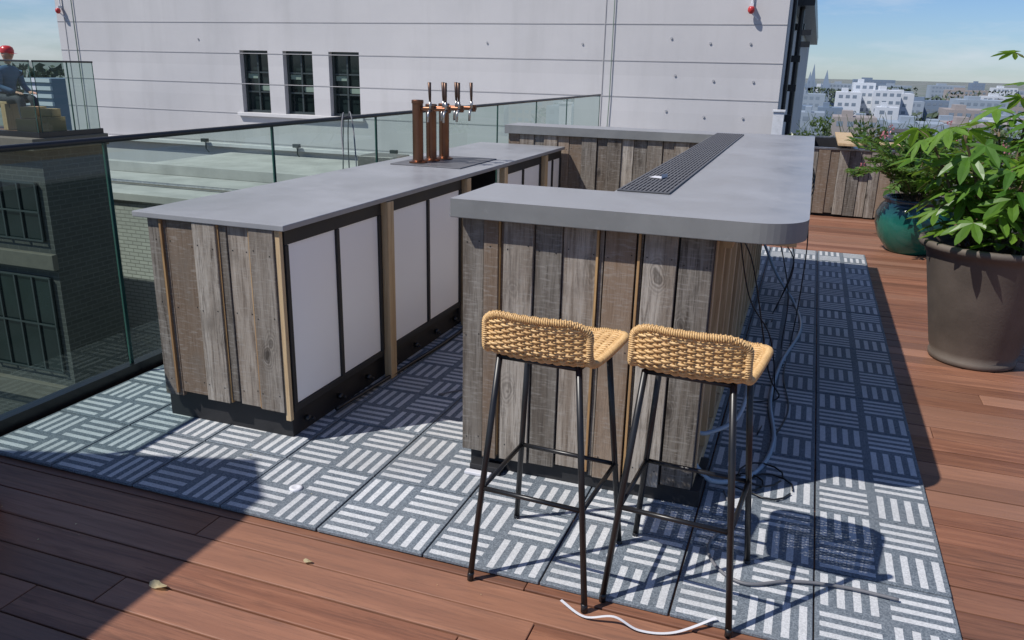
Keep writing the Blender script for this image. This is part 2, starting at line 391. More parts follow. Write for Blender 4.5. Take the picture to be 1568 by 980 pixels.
M.obj("copper_columns",m_copper,E,smooth=True).modifiers.new("e","EDGE_SPLIT"); F.obj("faucets",m_steel,E,smooth=True); Hd.obj("tap_handles",m_bronze,E,smooth=True)

# ---------------------------------------------------------------- U shaped bar
E=empty("outdoor_bar")
arc=[(0.03-0.17+0.17*math.cos(a),2.71+0.17+0.17*math.sin(a)) for a in [math.radians(-90+k*7.5) for k in range(13)]]
poly=[(-1.225,2.71)]+arc+[(0.03,6.95),(-2.47,6.95),(-2.47,6.60),(-0.715,6.60),(-0.715,3.18),(-1.225,3.18)]
M=Mesh(); M.prism(poly,1.066,1.136,0,1); M.obj("bar_top",[m_slabe,m_slab],E,bevel=0.003)
M=Mesh(); planks(M,'x',-1.205,-0.26,2.80,0.085,1.064,-1,[0.095,0.06,0.018,0.125,0.105,0.135,0.018,0.12,0.022,0.125,0.15])
planks(M,'x',-2.45,-0.45,6.66,0.1,1.064,-1,[0.11,0.13,0.09,0.12,0.1])
M.obj("plank_cladding",m_grey,E,bevel=0.002)
NAIL.obj("nails",m_black,E); NAIL=Mesh()
M=Mesh()
for xx in(-1.048,-.671,-.52): M.box(xx-.004,xx+.004,2.769,2.799,.095,1.0635)
M.obj("yellow_edge_strips",m_gold,E)
M=Mesh(); 
yy=2.86
while yy<6.7:
    M.box(-0.305,-0.26,yy,yy+0.045,0.10,1.064); yy+=0.31
M.box(-0.305,-0.263,2.83,6.75,0.03,0.0995)
M.box(-0.257,-0.22,3.0,6.75,0.985,1.064)
for yy in(3.1,3.9,4.7,5.5,6.3): M.box(-0.255,-0.0,yy,yy+.04,0.99,1.062)
M.box(-1.2,-1.16,2.83,3.14,0.1,1.064); M.box(-.75,-.71,3.2,6.6,.1,1.064)
M.obj("pine_studs",m_pine,E,bevel=0.002)
M=Mesh(); M.box(-0.36,-0.307,2.83,6.7,0.1,1.06)
M.obj("inner_board",wood("brown_plywood",(0.34,0.22,0.12),(0.25,0.155,0.08),(0.1,.06,.03),2,.7,30,.1,.2,False),E)
M=Mesh(); M.box(-1.17,-0.23,2.80,3.1,0.0165,0.083); M.box(-.7,-.31,3.1,6.7,0.0165,0.095); M.box(-2.45,-.45,6.70,6.9,0.0165,1.06)
M.box(-1.15,-1.02,2.74,2.80,.0165,.05); M.box(-1.203,-.262,2.801,2.829,.09,1.064); M.box(-2.44,-.46,6.662,6.699,.1,1.06)  # second box: black backing added behind the planks to block light leaks
M.obj("black_plinth_and_backing",m_blackm,E,bevel=0.002)
M=Mesh(); M.box(-1.16,-1.05,2.705,2.735,.0165,.030); M.obj("levelling_shim",m_strap,E,bevel=.003)
M=Mesh(); M.box(-0.708,-0.498,3.20,6.72,1.1362,1.1395); 
D=Mesh()
for k in range(13): 
    x=-0.704+k*0.0165; D.box(x,x+0.009,3.202,6.718,1.1396,1.1445)
for k in range(36):
    y=3.2+k*.1; D.box(-0.707,-0.499,y,y+.006,1.1396,1.1440)
M.obj("drain_well",m_blackm,E); D.obj("drain_grate",m_dsteel,E)
M=Mesh(); M.add([(-.66,3.62,1.147),(-.60,3.60,1.147),(-.585,3.67,1.147),(-.645,3.69,1.147),(-.60,3.60,1.165),(-.585,3.67,1.162)],[(0,1,2,3),(1,4,5,2)]); M.obj("paper_scrap",m_strap)

# ---------------------------------------------------------------- rattan bar stools
def stool(cx,cy,yaw,name):
    E=empty(name); E.location=(cx,cy,0); E.rotation_euler=(0,0,yaw)
    prof=[(q.x,q.y) for q in catmull([Vector((a,b,0)) for a,b in [(-0.225,0.922),(-0.208,0.868),(-0.190,0.820),(-0.152,0.794),(-0.08,0.788),(0.0,0.790),(0.09,0.797),(0.165,0.800)]],5)]
    ds=[0]
    for i in range(1,len(prof)): ds.append(ds[-1]+math.dist(prof[i],prof[i-1]))
    T=ds[-1]
    def at(s):
        s=max(0,min(T,s))
        for i in range(1,len(ds)):
            if ds[i]>=s:
                t=(s-ds[i-1])/(ds[i]-ds[i-1]+1e-9); return (prof[i-1][0]*(1-t)+prof[i][0]*t,prof[i-1][1]*(1-t)+prof[i][1]*t)
        return prof[-1]
    def S(uu,s):
        y,z=at(s); k=max(0,1-s/0.16)
        f=min(1,max(0,(s-.1)/.3)); wd=0.160+0.026*f
        bend=0.05*k*abs(uu)**3
        sag=-0.012*(1-uu*uu)*(1-k)
        rc=0.04
        if s<rc and abs(uu)>0.80: z-= ((abs(uu)-0.80)/0.20)**2*0.028*(1-s/rc)
        fe=max(0,(s-(T-.05))/.05)
        if fe>0 and abs(uu)>.8: y-=((abs(uu)-.8)/.2)**2*.03*fe
        return Vector((wd*uu,y+bend,z+sag))
    def Nn(uu,s):
        a=S(uu+.01,s)-S(uu-.01,s); b=S(uu,s+.004)-S(uu,s-.004)
        return a.cross(b).normalized()
    Wv=Mesh(); rows=int(T/0.0088); ns=13
    for i in range(rows):
        s=0.008+i*(T-0.014)/(rows-1); pts=[]; jj=U(-.0008,.0008)
        for k in range(ns*3+1):
            uu=-0.97+1.94*k/(ns*3); ph=math.pi*(k/3)+ (math.pi if i%2 else 0)
            pts.append(S(uu,s+jj)+Nn(uu,s)*0.0042*math.cos(ph))
        Wv.tube(pts,U(0.0038,.0046),5,cap=False)
    for k in range(ns+1):
        uu=-0.97+1.94*(k)/(ns)
        Wv.tube([S(uu,T*j/20) for j in range(21)],0.0034,5,cap=False)
    Wv.obj("woven_seat_and_back",m_rattan,E,smooth=True)
    loop=[]
    for k in range(13): loop.append(S(-1+2*k/12*1.0,0.0)+Vector((0,0,0.004)))
    for k in range(1,24): loop.append(S(1.0,T*k/24))
    for k in range(13): loop.append(S(1-2*k/12,T)+Vector((0,.006,0)))
    for k in range(23,0,-1): loop.append(S(-1.0,T*k/24))
    for it in range(2): loop=[(loop[i-1]+loop[i]*2+loop[(i+1)%len(loop)])/4 for i in range(len(loop))]
    Rm=Mesh(); Rm.tube(loop,0.0088,8,closed=True)
    fine=catmull(loop,20,True)
    tn=[(fine[(i+1)%len(fine)]-fine[i-1]).normalized() for i in range(len(fine))]
    nr=tn[0].orthogonal().normalized(); hel=[]; acc=0
    for i,p in enumerate(fine):
        nr=(nr-tn[i]*nr.dot(tn[i])).normalized(); bi=tn[i].cross(nr)
        acc+=(fine[i]-fine[i-1]).length if i else 0
        a=acc/0.0064*2*math.pi; hel.append(p+(nr*math.cos(a)+bi*math.sin(a))*0.0104)
    Rm.tube(hel,0.0032,5)
    Rm.obj("wrapped_rim",m_rattan,E,smooth=True)
    L=Mesh(); F=0.195
    zr=0.335; tp=0.79
    tops=[(-.125,-.15),(.125,-.15),(.135,.115),(-.135,.115)]; ft=[(-F,-F),(F,-F),(F,F),(-F,F)]
    ring=[]
    for (a,b),(c,d) in zip(tops,ft):
        L.tube([(a,b,tp-.012),(a+(c-a)*.5,b+(d-b)*.5,tp/2),(c,d,0.018)],0.0100,10)
        zf=0.0165 if cy+d>2.13 else 0.001
        L.tube([(a+(c-a)*.97,b+(d-b)*.97,.03),(c,d,.018),(c,d,zf)],0.0108,10)
        t=1-zr/tp; ring.append((a+(c-a)*t,b+(d-b)*t,zr))
    for i in range(4): L.tube([ring[i],ring[(i+1)%4]],0.0080,8)
    top=[(a,b,tp-.016) for a,b in tops]
    for i in range(4): L.tube([top[i],top[(i+1)%4]],0.0075,8)
    L.obj("metal_legs",m_black,E,smooth=True)
    return E
stool(-0.663,2.266,math.radians(-3.0),"rattan_bar_stool")
stool(-0.232,2.315,math.radians(-3.5),"rattan_bar_stool.001")

# ---------------------------------------------------------------- glass balustrade
def balustrade(name,p0,p1,z0,z1,joints):
    E=empty(name); p0=Vector(p0);p1=Vector(p1); d=(p1-p0).normalized()
    G=Mesh(); Ed=Mesh(); Rl=Mesh()
    L=(p1-p0).length; js=[0]+joints+[L]
    for a,b in zip(js[:-1],js[1:]):
        A=p0+d*(a+.006); B=p0+d*(b-.006)
        G.add([(A.x,A.y,z0),(B.x,B.y,z0),(B.x,B.y,z1),(A.x,A.y,z1)],[(0,1,2,3)])
        for q in(A,B): Ed.box(q.x-.005,q.x+.005,q.y-.004,q.y+.004,z0,z1)
    Rl.tube([(p0.x,p0.y,z1+.008),(p1.x,p1.y,z1+.008)],0.015,12)
    Rl.box(min(p0.x,p1.x)-.03,max(p0.x,p1.x)+.03,min(p0.y,p1.y)-.03,max(p0.y,p1.y)+.03,z0-.03,z0+.05)
    G.obj("glass_panes",m_glass,E); Ed.obj("pane_edges",m_gedge,E); Rl.obj("rail",m_black,E,smooth=False)
balustrade("glass_balustrade",(-3.22,-1.2),(-3.22,12.9),0.02,1.215,[1.60+1.33*k for k in range(9)])
balustrade("glass_balustrade.001",(-22,9.2),(-10.93,9.2),0.46,1.53,[2.0*k for k in range(1,6)])
balustrade("glass_balustrade.002",(-10.93,9.26),(-10.93,10.35),0.46,1.53,[.6])
M=Mesh(); M.tube(catmull([(-3.05,4.95,0.99),(-3.15,5.1,1.15),(-3.22,5.25,1.26),(-3.26,5.3,1.1),(-3.27,5.28,.7),(-3.27,5.2,.2)],6),0.005,6); M.tube(catmull([(-3.0,5.05,0.7),(-3.14,5.25,1.12),(-3.22,5.33,1.262),(-3.27,5.38,1.0),(-3.27,5.4,.4)],6),0.005,6)
M.obj("rail_cable",m_cable,smooth=True)

# ---------------------------------------------------------------- neighbouring buildings
E=empty("pale_rendered_building")
M=Mesh(); X0,X1=-22.3,-0.8; wins=[(-15.6,-14.65),(-14.15,-13.19),(-12.67,-11.72)]
zb,zt=0.20,1.91
M.box(X0,X1,20,20.4,zt,14); M.box(X0,X1,20,20.4,-25,zb)
xs=[X0]+[q for p in wins for q in p]+[X1]
for i in range(0,len(xs),2): M.box(xs[i],xs[i+1],20,20.4,zb,zt)
M.box(X0,X1-.002,20.4,58,-25,14)
M.obj("walls",m_wall,E)
M=Mesh()
z=-0.66-0.83*6
while z<12: M.box(X0,X1,19.990,19.9995,z-.009,z+.009); z+=.83
for x in(-4.96,-22.0): M.box(x-.010,x+.010,19.986,19.9993,-6,14)
M.obj("panel_joints",plain("joint_grey",(0.36,0.35,0.35),.8,0,.1,2),E)
M=Mesh(); M.box(X0,X1+.02,19.85,19.9995,-.82,-.72); M.box(-15.75,-11.6,19.9,19.9994,zb-.10,zb-.002)
M.obj("ledges",plain("ledge_pale",(.55,.54,.54),.8,0,.08,2),E,bevel=.008)
M=Mesh()
for x in(-16.9,-13.7,-10.6,-8.2): M.box(x-.09,x+.09,19.7,19.84,-.70,-.60); M.tube([(x,19.8,-.72),(x,19.8,-.9),(x+.1,19.8,-1.0)],.02,6)
M.obj("ledge_lamps",m_wframe,E)
M=Mesh(); G=Mesh(); C=Mesh()
for a,b in wins:
    G.box(a+.05,b-.05,20.24,20.25,zb+.05,zt-.05)
    for (p,q,s,t) in((a,a+.07,zb,zt),(b-.07,b,zb,zt),(a+.07,b-.07,zb,zb+.07),(a+.07,b-.07,zt-.07,zt),((a+b)/2-.025,(a+b)/2+.025,zb+.07,zt-.07)): M.box(p,q,20.17,20.24,s,t)
    for z in(zb+.58,zb+1.12): M.box(a+.07,b-.07,20.18,20.235,z-.02,z+.02)
    C.box((a+b)/2+.03,b-.08,20.225,20.238,zb+.62,zb+.75); C.box(a+.08,(a+b)/2-.03,20.225,20.238,zb+.95,zb+1.08)
M.obj("window_frames",m_wframe,E); G.obj("window_glass",m_wglass,E); C.obj("window_blinds",m_curtain,E)
M=Mesh()
for i,z in enumerate([2.25,1.42,.6]):
    for x in(-3.35,-2.45,-1.55): M.tube([(x+(.15 if i%2 else 0),19.975,z+(.0 if x>-3 else .1)),(x+(.15 if i%2 else 0),19.999,z+(.0 if x>-3 else .1))],0.028,10)
for x in(-5.5,-8,-17): 
    for z in (-.35,2.2): M.tube([(x,19.975,z),(x,19.999,z)],.025,10)
M.obj("anchor_plates",plain("plate_grey",(.34,.34,.35),.5),E)
M=Mesh(); M.tube([(-4.75,19.96,4),(-4.75,19.96,0.9),(-4.8,19.96,-1)],.012,6)
M.tube([(-21.6,19.96,6),(-21.6,19.96,-4)],.015,6)
M.obj("conduits",m_curtain,E)
M=Mesh()
for z in(.5,1.2,1.9,2.7): M.box(-0.8,-0.5,20.6+z,20.9+z,z,z+.16)
M.box(-0.8,-.3,22,50,3.2,3.6); M.tube([(-.7,20.5,-3),(-.7,20.5,6)],.05,8); M.tube([(-.6,23,-3),(-.6,23,6)],.07,8)
for z in(2.2,2.45): M.box(-0.5,-.28,20.3,20.5,z,z+.12)
M.obj("side_fixtures",m_black,E)
for i,x in enumerate((-22.05,-1.6)):
    L=empty("red_alarm_lamp"+("" if i==0 else ".001")); M=Mesh(); M.lathe([(0,3.03),(.05,3.03),(.075,2.99),(.075,2.93),(.04,2.88),(0,2.87)],x,19.85,16); M.obj("bell",m_red,L,smooth=True)
    M=Mesh(); M.box(x-.04,x+.04,19.84,19.985,3.03,3.10); M.tube([(x,19.95,3.1),(x,19.95,3.5)],.02,8); M.tube([(x,19.9,2.9),(x+.16,19.96,2.76)],.015,6); M.obj("bracket",m_strap,L)
E=empty("white_vent_duct"); M=Mesh(); M.box(-.85,-.62,19.3,19.6,-.3,.80); M.box(-.87,-.60,19.27,19.63,.80,.84); M.tube([(-.7,19.28,.2),(-.7,19.2,.2),(-.7,19.15,-.2)],.03,8); M.obj("duct",plain("white_paint",(.55,.56,.58),.5),E,bevel=.01)

E=empty("white_brick_building")
M=Mesh(); M.box(-16,-3.9,12,19.98,-25,-1.0); M.obj("walls",m_wbrick,E)
M=Mesh(); M.box(-16.05,-3.85,11.93,12.3,-.998,-.85); M.box(-16.05,-3.85,12.3,19.84,-.998,-.96); M.box(-15.9,-3.87,15,15.2,-.958,-.72)
M.obj("parapet_coping",plain("pale_coping",(.40,.39,.375),.8,0,.18,1.2),E,bevel=.01)
M=Mesh(); M.tube([(-15.5,13.4,-.9),(-5,13.4,-.9)],.04,8); M.box(-9.5,-8.6,16,16.8,-.958,-.35); M.box(-6.6,-6.1,17,17.5,-.958,-.5); M.obj("roof_services",m_steel,E,bevel=.01)
M=Mesh(); G=Mesh()
for x in(-9.6,-7.4,-5.4):
    for z in(-3.6,-6.4):
        G.box(x,x+1.0,11.99,11.998,z,z+1.5); M.box(x,x+1,11.97,11.988,z+.7,z+.75); M.box(x+.48,x+.52,11.96,11.968,z,z+1.5); M.box(x-.06,x+1.06,11.9,11.999,z-.08,z-.002)
G.obj("window_glass",m_wglass,E); M.obj("window_bars",m_wframe,E)
E=empty("terrace_building")
M=Mesh(); M.box(-24,-10.9,9.15,10.38,-25,.25); M.obj("walls",m_shadebrick,E)
M=Mesh(); M.box(-24,-10.85,9.0,10.42,.252,.43); M.box(-24,-10.87,9.05,9.149,-1.6,-1.35); M.box(-24,-10.87,9.05,9.149,-3.9,-3.6); M.obj("floor_bands",plain("band_concrete",(.10,.095,.075),.8),E,bevel=.01)
M=Mesh(); G=Mesh()
for k in range(7):
    x=-12.6-k*1.9
    for z in(-3.35,-5.9,-1.15):
        hh=1.6 if z<-2 else .9
        G.box(x,x+1.55,9.12,9.142,z,z+hh)
        for q in range(5): M.box(x+q*.38,x+q*.38+.03,9.09,9.118,z,z+hh)
        for q in range(3): M.box(x,x+1.55,9.085,9.089,z+q*hh/2-.01,z+q*hh/2+.02)
G.obj("window_glass",m_wglass,E); M.obj("window_bars",m_wframe,E)
M=Mesh(); M.box(-24,-10.95,9.25,10.35,.432,.447); M.obj("terrace_boards",m_deck,E)
E=empty("cardboard_boxes"); M=Mesh(); M.box(-11.62,-11.25,9.4,9.75,.45,.68,rot=rz(.1)); M.box(-11.22,-10.98,9.45,9.75,.45,.72,rot=rz(-.1)); M.box(-11.55,-11.28,9.45,9.7,.685,.86,rot=rz(.3)); M.box(-11.2,-11.0,9.5,9.7,.725,.84,rot=rz(.15))
M.obj("boxes",m_card,E,bevel=.006)
E=empty("terrace_bench"); M=Mesh(); M.box(-13.3,-12.25,9.8,10.15,.86,.9); M.box(-13.25,-13.15,9.8,10.1,.45,.86);M.box(-12.4,-12.3,9.8,10.1,.45,.86); M.obj("seat_and_legs",m_pine,E,bevel=.005)

def skin(name,verts,edges,rad,mat,parent,root=0,sub=2):
    me=bpy.data.meshes.new(name); me.from_pydata(verts,edges,[]); o=bpy.data.objects.new(name,me); COL.objects.link(o); o.parent=parent
    me.materials.append(mat); o.modifiers.new("skin","SKIN")
    for i,q in enumerate(rad):
        s=me.skin_vertices[0].data[i]; s.radius=(q,q) if not isinstance(q,tuple) else q; s.use_root=(i==root)
    sb=o.modifiers.new("sub","SUBSURF"); sb.levels=sub; sb.render_levels=sub
    for m_ in o.modifiers:
        if m_.type=='SKIN': m_.use_smooth_shade=True
    return o
P_=empty("seated_person"); P_.location=(-12.42,9.98,0.45)
m_blue=plain("blue_jacket",(.04,.10,.20),.8); m_jean=plain("dark_trousers",(.03,.035,.05),.8); m_skin=plain("skin",(.45,.26,.18),.5); 
V=[(0,0,.52),(0.02,0,.68),(0.06,0,.84),(0.08,0,.96),(0.10,0,1.02),(0.08,-.17,.93),(0.12,-.22,.68),(0.33,-.14,.60),(0.08,.17,.93),(0.12,.22,.68),(0.33,.14,.60)]
skin("jacket",V,[(0,1),(1,2),(2,3),(3,4),(3,5),(5,6),(6,7),(3,8),(8,9),(9,10)],[(.15,.12),(.14,.11),(.16,.12),(.13,.10),.06,.065,.05,.04,.065,.05,.04],m_blue,P_)
V=[(0,0,.50),(0,-.1,.48),(.42,-.12,.50),(.44,-.12,.08),(0,.1,.48),(.42,.12,.50),(.44,.12,.08)]
skin("trousers",V,[(0,1),(1,2),(2,3),(0,4),(4,5),(5,6)],[.13,.1,.075,.05,.1,.075,.05],m_jean,P_)
for s in(-1,1):
    skin("shoe",[(.42,s*.12,.05),(.5,s*.12,.045),(.6,s*.12,.035)],[(0,1),(1,2)],[.045,.045,.035],m_black,P_)
    V=[(.34,s*.14,.60),(.40,s*.13,.59)]; ed=[(0,1)]; rd=[.025,.028]
    for k,(dy,l) in enumerate(((-.03,.06),(-.01,.075),(.01,.07),(.03,.055))):
        i=len(V); V+=[(.42,s*.13+dy,.59),(.42+l*.55,s*.13+dy,.585),(.42+l,s*.13+dy,.565)]; ed+=[(1,i),(i,i+1),(i+1,i+2)]; rd+=[.010,.009,.008]
    i=len(V); V+=[(.385,s*.13-s*.035,.58),(.42,s*.13-s*.055,.57)]; ed+=[(0,i),(i,i+1)]; rd+=[.012,.009]
    skin("hand",V,ed,rd,m_skin,P_,0,1)
skin("head",[(.10,0,1.02),(.11,0,1.09),(.13,0,1.15),(.135,0,1.22),(.13,0,1.26),(.225,0,1.165),(.13,.085,1.17),(.13,-.085,1.17)],[(0,1),(1,2),(2,3),(3,4),(2,5),(2,6),(2,7)],[.055,.055,.085,.088,.06,.014,.012,.012],m_skin,P_)
M=Mesh(); M.lathe([(.10,1.20),(.104,1.24),(.09,1.285),(.05,1.31),(0,1.315)],.13,0,20); M.add([(.17,-.08,1.205),(.17,.08,1.205),(.31,.05,1.19),(.31,-.05,1.19)],[(0,1,2,3)]); M.obj("cap",m_red,P_,smooth=True)

# ---------------------------------------------------------------- distant city
cw=plain("hazed_white",(.50,.53,.57),.8,0,.06,.02); cg=plain("hazed_grey",(.25,.30,.36),.8,0,.1,.02); cb=plain("hazed_brick",(.28,.25,.24),.8,0,.1,.02); cdk=plain("hazed_slate",(.15,.20,.27),.7,0,.1,.02); cgl=plain("hazed_window",(.18,.22,.27),.3,0,.1,.05)  # haze put into these base colours as a blue-grey tone
def block(E,x0,x1,y,dep,zt,mat,fl=3.2,nm="volume"):
    M=Mesh(); M.box(x0,x1,y,y+dep,-25,zt); M.box(x0+(x1-x0)*.2,x0+(x1-x0)*.45,y+1,y+dep*.5,zt,zt+1.6); M.obj(nm,mat,E)
    G=Mesh(); z=zt-fl*.75
    wdt=1.6
    while z>-25:
        x=x0+1
        while x+wdt<x1: G.box(x,x+wdt,y-.05,y-.001,z,z+fl*.4); x+=wdt*1.7
        z-=fl
    G.obj("windows",cgl,E)
k=0
BL=[(8,18,380,20,-5,cw),(15,24,400,20,-1.2,cw),(23,34,390,25,-4,cw),(33,41,410,20,-5.5,cw),(92,118,800,30,-4.5,cg),(28,60,760,30,-1,cdk),(44,58,330,20,-9,cb),(60,80,420,25,-7.5,cg),(84,110,450,25,-8,cb),(5,16,240,15,-9,cb),(18,32,230,15,-9.5,cg),(34,46,250,15,-10,cb),(-4,3,260,15,-9,cg),(50,70,240,15,-9,cg),(120,160,600,25,-8,cb),(150,200,640,25,-5,cg),(-12,4,420,20,-7,cg),(126,136,820,20,-2,cdk)]
rs=random.Random(3)
for t in range(38):
    y=rs.choice((200,270,320,480,540,650,720)); x=(-.03+.34*rs.random())*y; wd=rs.uniform(7,20)*(y/350)**.6
    BL.append((x,x+wd,y+rs.uniform(-15,15),12,-25+ {200:13,270:14,320:14.5,480:17,540:17,650:19,720:20}[y]+rs.uniform(-3,1.5),rs.choice((cw,cb,cg,cdk,cg,cb))))
for b_ in BL:
    E=empty("distant_building" if k==0 else "distant_building.%03d"%k); k+=1; block(E,*b_)
E=empty("striped_apartment_block"); M=Mesh(); M.box(-181,-172,150,160,-25,-3.3); M.obj("core",cdk,E); M=Mesh(); z=-24
while z<-3: M.box(-181.3,-171.7,149.4,149.99,z,z+.9); z+=1.8
M.obj("balconies",cw,E)
for i,(x,zt,wd) in enumerate(((-6.5,4.5,2.6),(-4.2,10.5,2.8),(5.8,6.0,3.0))):
    M=Mesh(); M.box(x-wd,x+wd,700,705,-25,-8); M.add([(x-wd,700,-8),(x+wd,700,-8),(x+wd,705,-8),(x-wd,705,-8),(x,702.5,zt)],[(0,1,4),(1,2,4),(2,3,4),(3,0,4)])
    for s in(-1,1): M.add([(x+s*wd-.7,699.9,-8),(x+s*wd+.7,699.9,-8),(x+s*wd+.7,701.4,-8),(x+s*wd-.7,701.4,-8),(x+s*wd,700.6,-2)],[(0,1,4),(1,2,4),(2,3,4),(3,0,4)])
    M.box(x-.7,x+.7,699.7,699.95,-14,-10.5)
    M.obj("church_spire" if i==0 else "church_spire.%03d"%i,cdk)
def leaves(M,fn,n,s0,s1,mi=0):
    for _ in range(n):
        p=fn(); s=U(s0,s1); d=Vector((U(-1,1),U(-1,1),U(-.5,1))).normalized(); a=d.orthogonal().normalized(); a=Matrix.Rotation(U(0,6.28),3,d)@a; b=d.cross(a)
        M.add([p-a*s,p+b*s*.45,p+a*s,p-b*s*.45],[(0,1,2,3)],mi)
M=Mesh()
for y in (215,290,350,500,580,690):
    zc={215:-15.5,290:-14.5,350:-13,500:-10.5,580:-9.5,690:-8}[y]
    for t in range(22):
        if R()<.35: continue
        x=(-.03+.34*t/21)*y+U(-4,4); rr=U(3,6)*(y/350)**.5; z0=zc+U(-3,0)
        leaves(M,lambda:Vector((x,y,z0))+Vector((U(-1.6,1.6),U(-1,1),U(-1,.7)))*rr*.75,60,.8,2.0)
for t in range(60):
    x=-420+t*5; yy=330; z0=U(-12,-8); leaves(M,lambda:Vector((x,yy,z0))+Vector((U(-1,1),U(-1,1),U(-1,1)))*6,40,1.5,3)
M.obj("distant_trees",m_dtree)

# ---------------------------------------------------------------- wood planter cabinet, hedge behind
E=empty("wooden_planter_cabinet")
M=Mesh(); planks(M,'x',0.0,1.5,10.24,0.03,.775,-1,[.11,.13,.1],nails=False); M.obj("front_planks",m_grey,E,bevel=.002)
M=Mesh(); M.box(0,1.5,10.26,12.1,.0,.5); M.box(0,.03,10.26,12.1,.5,.775); M.box(0.48,.52,10.26,12.1,.5,.775); M.box(1.47,1.5,10.26,12.1,.5,.775); M.box(0,1.5,12.101,12.13,0,.775); M.obj("carcass",m_blackm,E)
M=Mesh(); M.box(.0,1.5,10.2,10.25,.777,.80); M.box(-.02,.04,10.2515,12.1,.777,.80); M.box(.47,.53,10.2515,12.1,.777,.80); M.box(-.02,1.5,12.1015,12.16,.777,.80); M.obj("rim",m_steel,E,bevel=.002)
M=Mesh(); M.box(.30,.50,10.0,12.0,.84,.87); M.box(.55,1.3,10.6,11.0,.81,.835); M.box(.34,.38,10.4,10.44,.801,.8395); M.box(.34,.38,11.6,11.64,.801,.8395); M.obj("timber_offcuts",m_pine,E,bevel=.003)
M=Mesh()
for c_ in range(34):
    cx_=-.25+c_*.11; hh=U(.2,.55); cy_=14+U(-.25,.25)
    leaves(M,lambda:Vector((cx_+U(-.12,.12),cy_+U(-.12,.12),.42+hh*R()**.8)),75,.025,.055)
for _ in range(120): 
    x=U(-.2,3.3); y=14+U(-.3,.3); M.tube([(x,y,.4),(x+U(-.06,.06),y,.7),(x+U(-.15,.15),y,U(.8,1.1))],.004,4)
M.obj("hedge",m_hedge)
M=Mesh(); M.box(-.3,3.5,13.6,14.4,0,.42); M.obj("hedge_trough",m_dwall,bevel=.01)
def cafe(x,y,nm,a=0):
    E=empty(nm); M=Mesh(); M.T=Matrix.Translation((x,y,0))@Matrix.Rotation(a,4,'Z')
    for sx in(-.2,.2):
        M.tube(catmull([(sx,-.2,0),(sx,-.19,.45),(sx,-.26,.9)],4),.011,6); M.tube([(sx,.2,0),(sx,.19,.45)],.011,6); M.tube([(sx,-.2,.65),(sx,.19,.65),(sx,.19,.45)],.01,6)
    for k in range(6): M.box(-.2,.2,-.19+k*.065,-.14+k*.065,.445,.46)
    for k in range(4): M.box(-.2,.2,-.27,-.262,.58+k*.085,.63+k*.085)
    M.obj("frame",m_steel,E)
cafe(1.75,11.5,"metal_chair",.4); cafe(1.35,12.9,"metal_chair.001",-2.6); cafe(2.3,10.6,"metal_chair.002",1.2)

# ---------------------------------------------------------------- big clay pot + aralia
E=empty("potted_aralia"); cx,cy=1.06,5.20
M=Mesh(); M.lathe([(0,0.002),(.225,0.002),(.235,.012),(.237,.035),(.226,.045),(.24,.08),(.338,.625),(.355,.66),(.380,.672),(.390,.69),(.386,.712),(.365,.715),(.35,.70),(.33,.64)],cx,cy,56); M.obj("clay_pot",m_clay,E,smooth=True)
M=Mesh(); M.lathe([(.335,.645),(.2,.665),(0,.67)],cx,cy,40); leaves(M,lambda:Vector((cx+U(-.2,.2),cy+U(-.2,.2),.675)),120,.006,.018); M.obj("soil",m_soil,E)
def palm(M,p,d,up,size,nl=7):
    # palmate leaf: fused lobes sharing valley points
    d=d.normalized(); side=d.cross(up).normalized(); nn=side.cross(d).normalized()
    span=math.radians(125); vs=[p]; 
    step=2*span/(nl-1)
    ang=[-span+step*k+U(-.05,.05) for k in range(nl)]
    def pt(a,rr,dz): return p+(d*math.cos(a)+side*math.sin(a))*rr+nn*dz
    fs=[]; prev=None
    Ls=[size*(1-.35*abs(a)/span)*U(.92,1.06) for a in ang]; drp=U(.12,.38)
    val=[pt(ang[0]-step*.45,Ls[0]*.22,0)]
    for k in range(nl-1): val.append(pt((ang[k]+ang[k+1])/2,(Ls[k]+Ls[k+1])*.5*.36,.01*size))
    val.append(pt(ang[-1]+step*.45,Ls[-1]*.22,0))
    base=len(vs); vs+=val
    for k in range(nl):
        a=ang[k]; L=Ls[k]; wd=L*.155; ax=d*math.cos(a)+side*math.sin(a); pr=-d*math.sin(a)+side*math.cos(a)
        i=len(vs)
        vs+=[p+ax*L*.64-pr*wd-nn*L*drp*.35, p+ax*L*.86-pr*wd*.6-nn*L*drp*.7, p+ax*L-nn*L*drp, p+ax*L*.86+pr*wd*.6-nn*L*drp*.7, p+ax*L*.64+pr*wd-nn*L*drp*.35, p+ax*L*.42-nn*L*.055-nn*L*drp*.1, p+ax*L*.75-nn*L*.05-nn*L*drp*.5]
        v0,v1=base+k,base+k+1
        fs+=[(0,v0,i+5),(0,i+5,v1),(v0,i,i+6,i+5),(v1,i+5,i+6,i+4),(i,i+1,i+6),(i+1,i+2,i+6),(i+2,i+3,i+6),(i+3,i+4,i+6)]
    M.add(vs,fs)
Lf=Mesh(); St=Mesh()
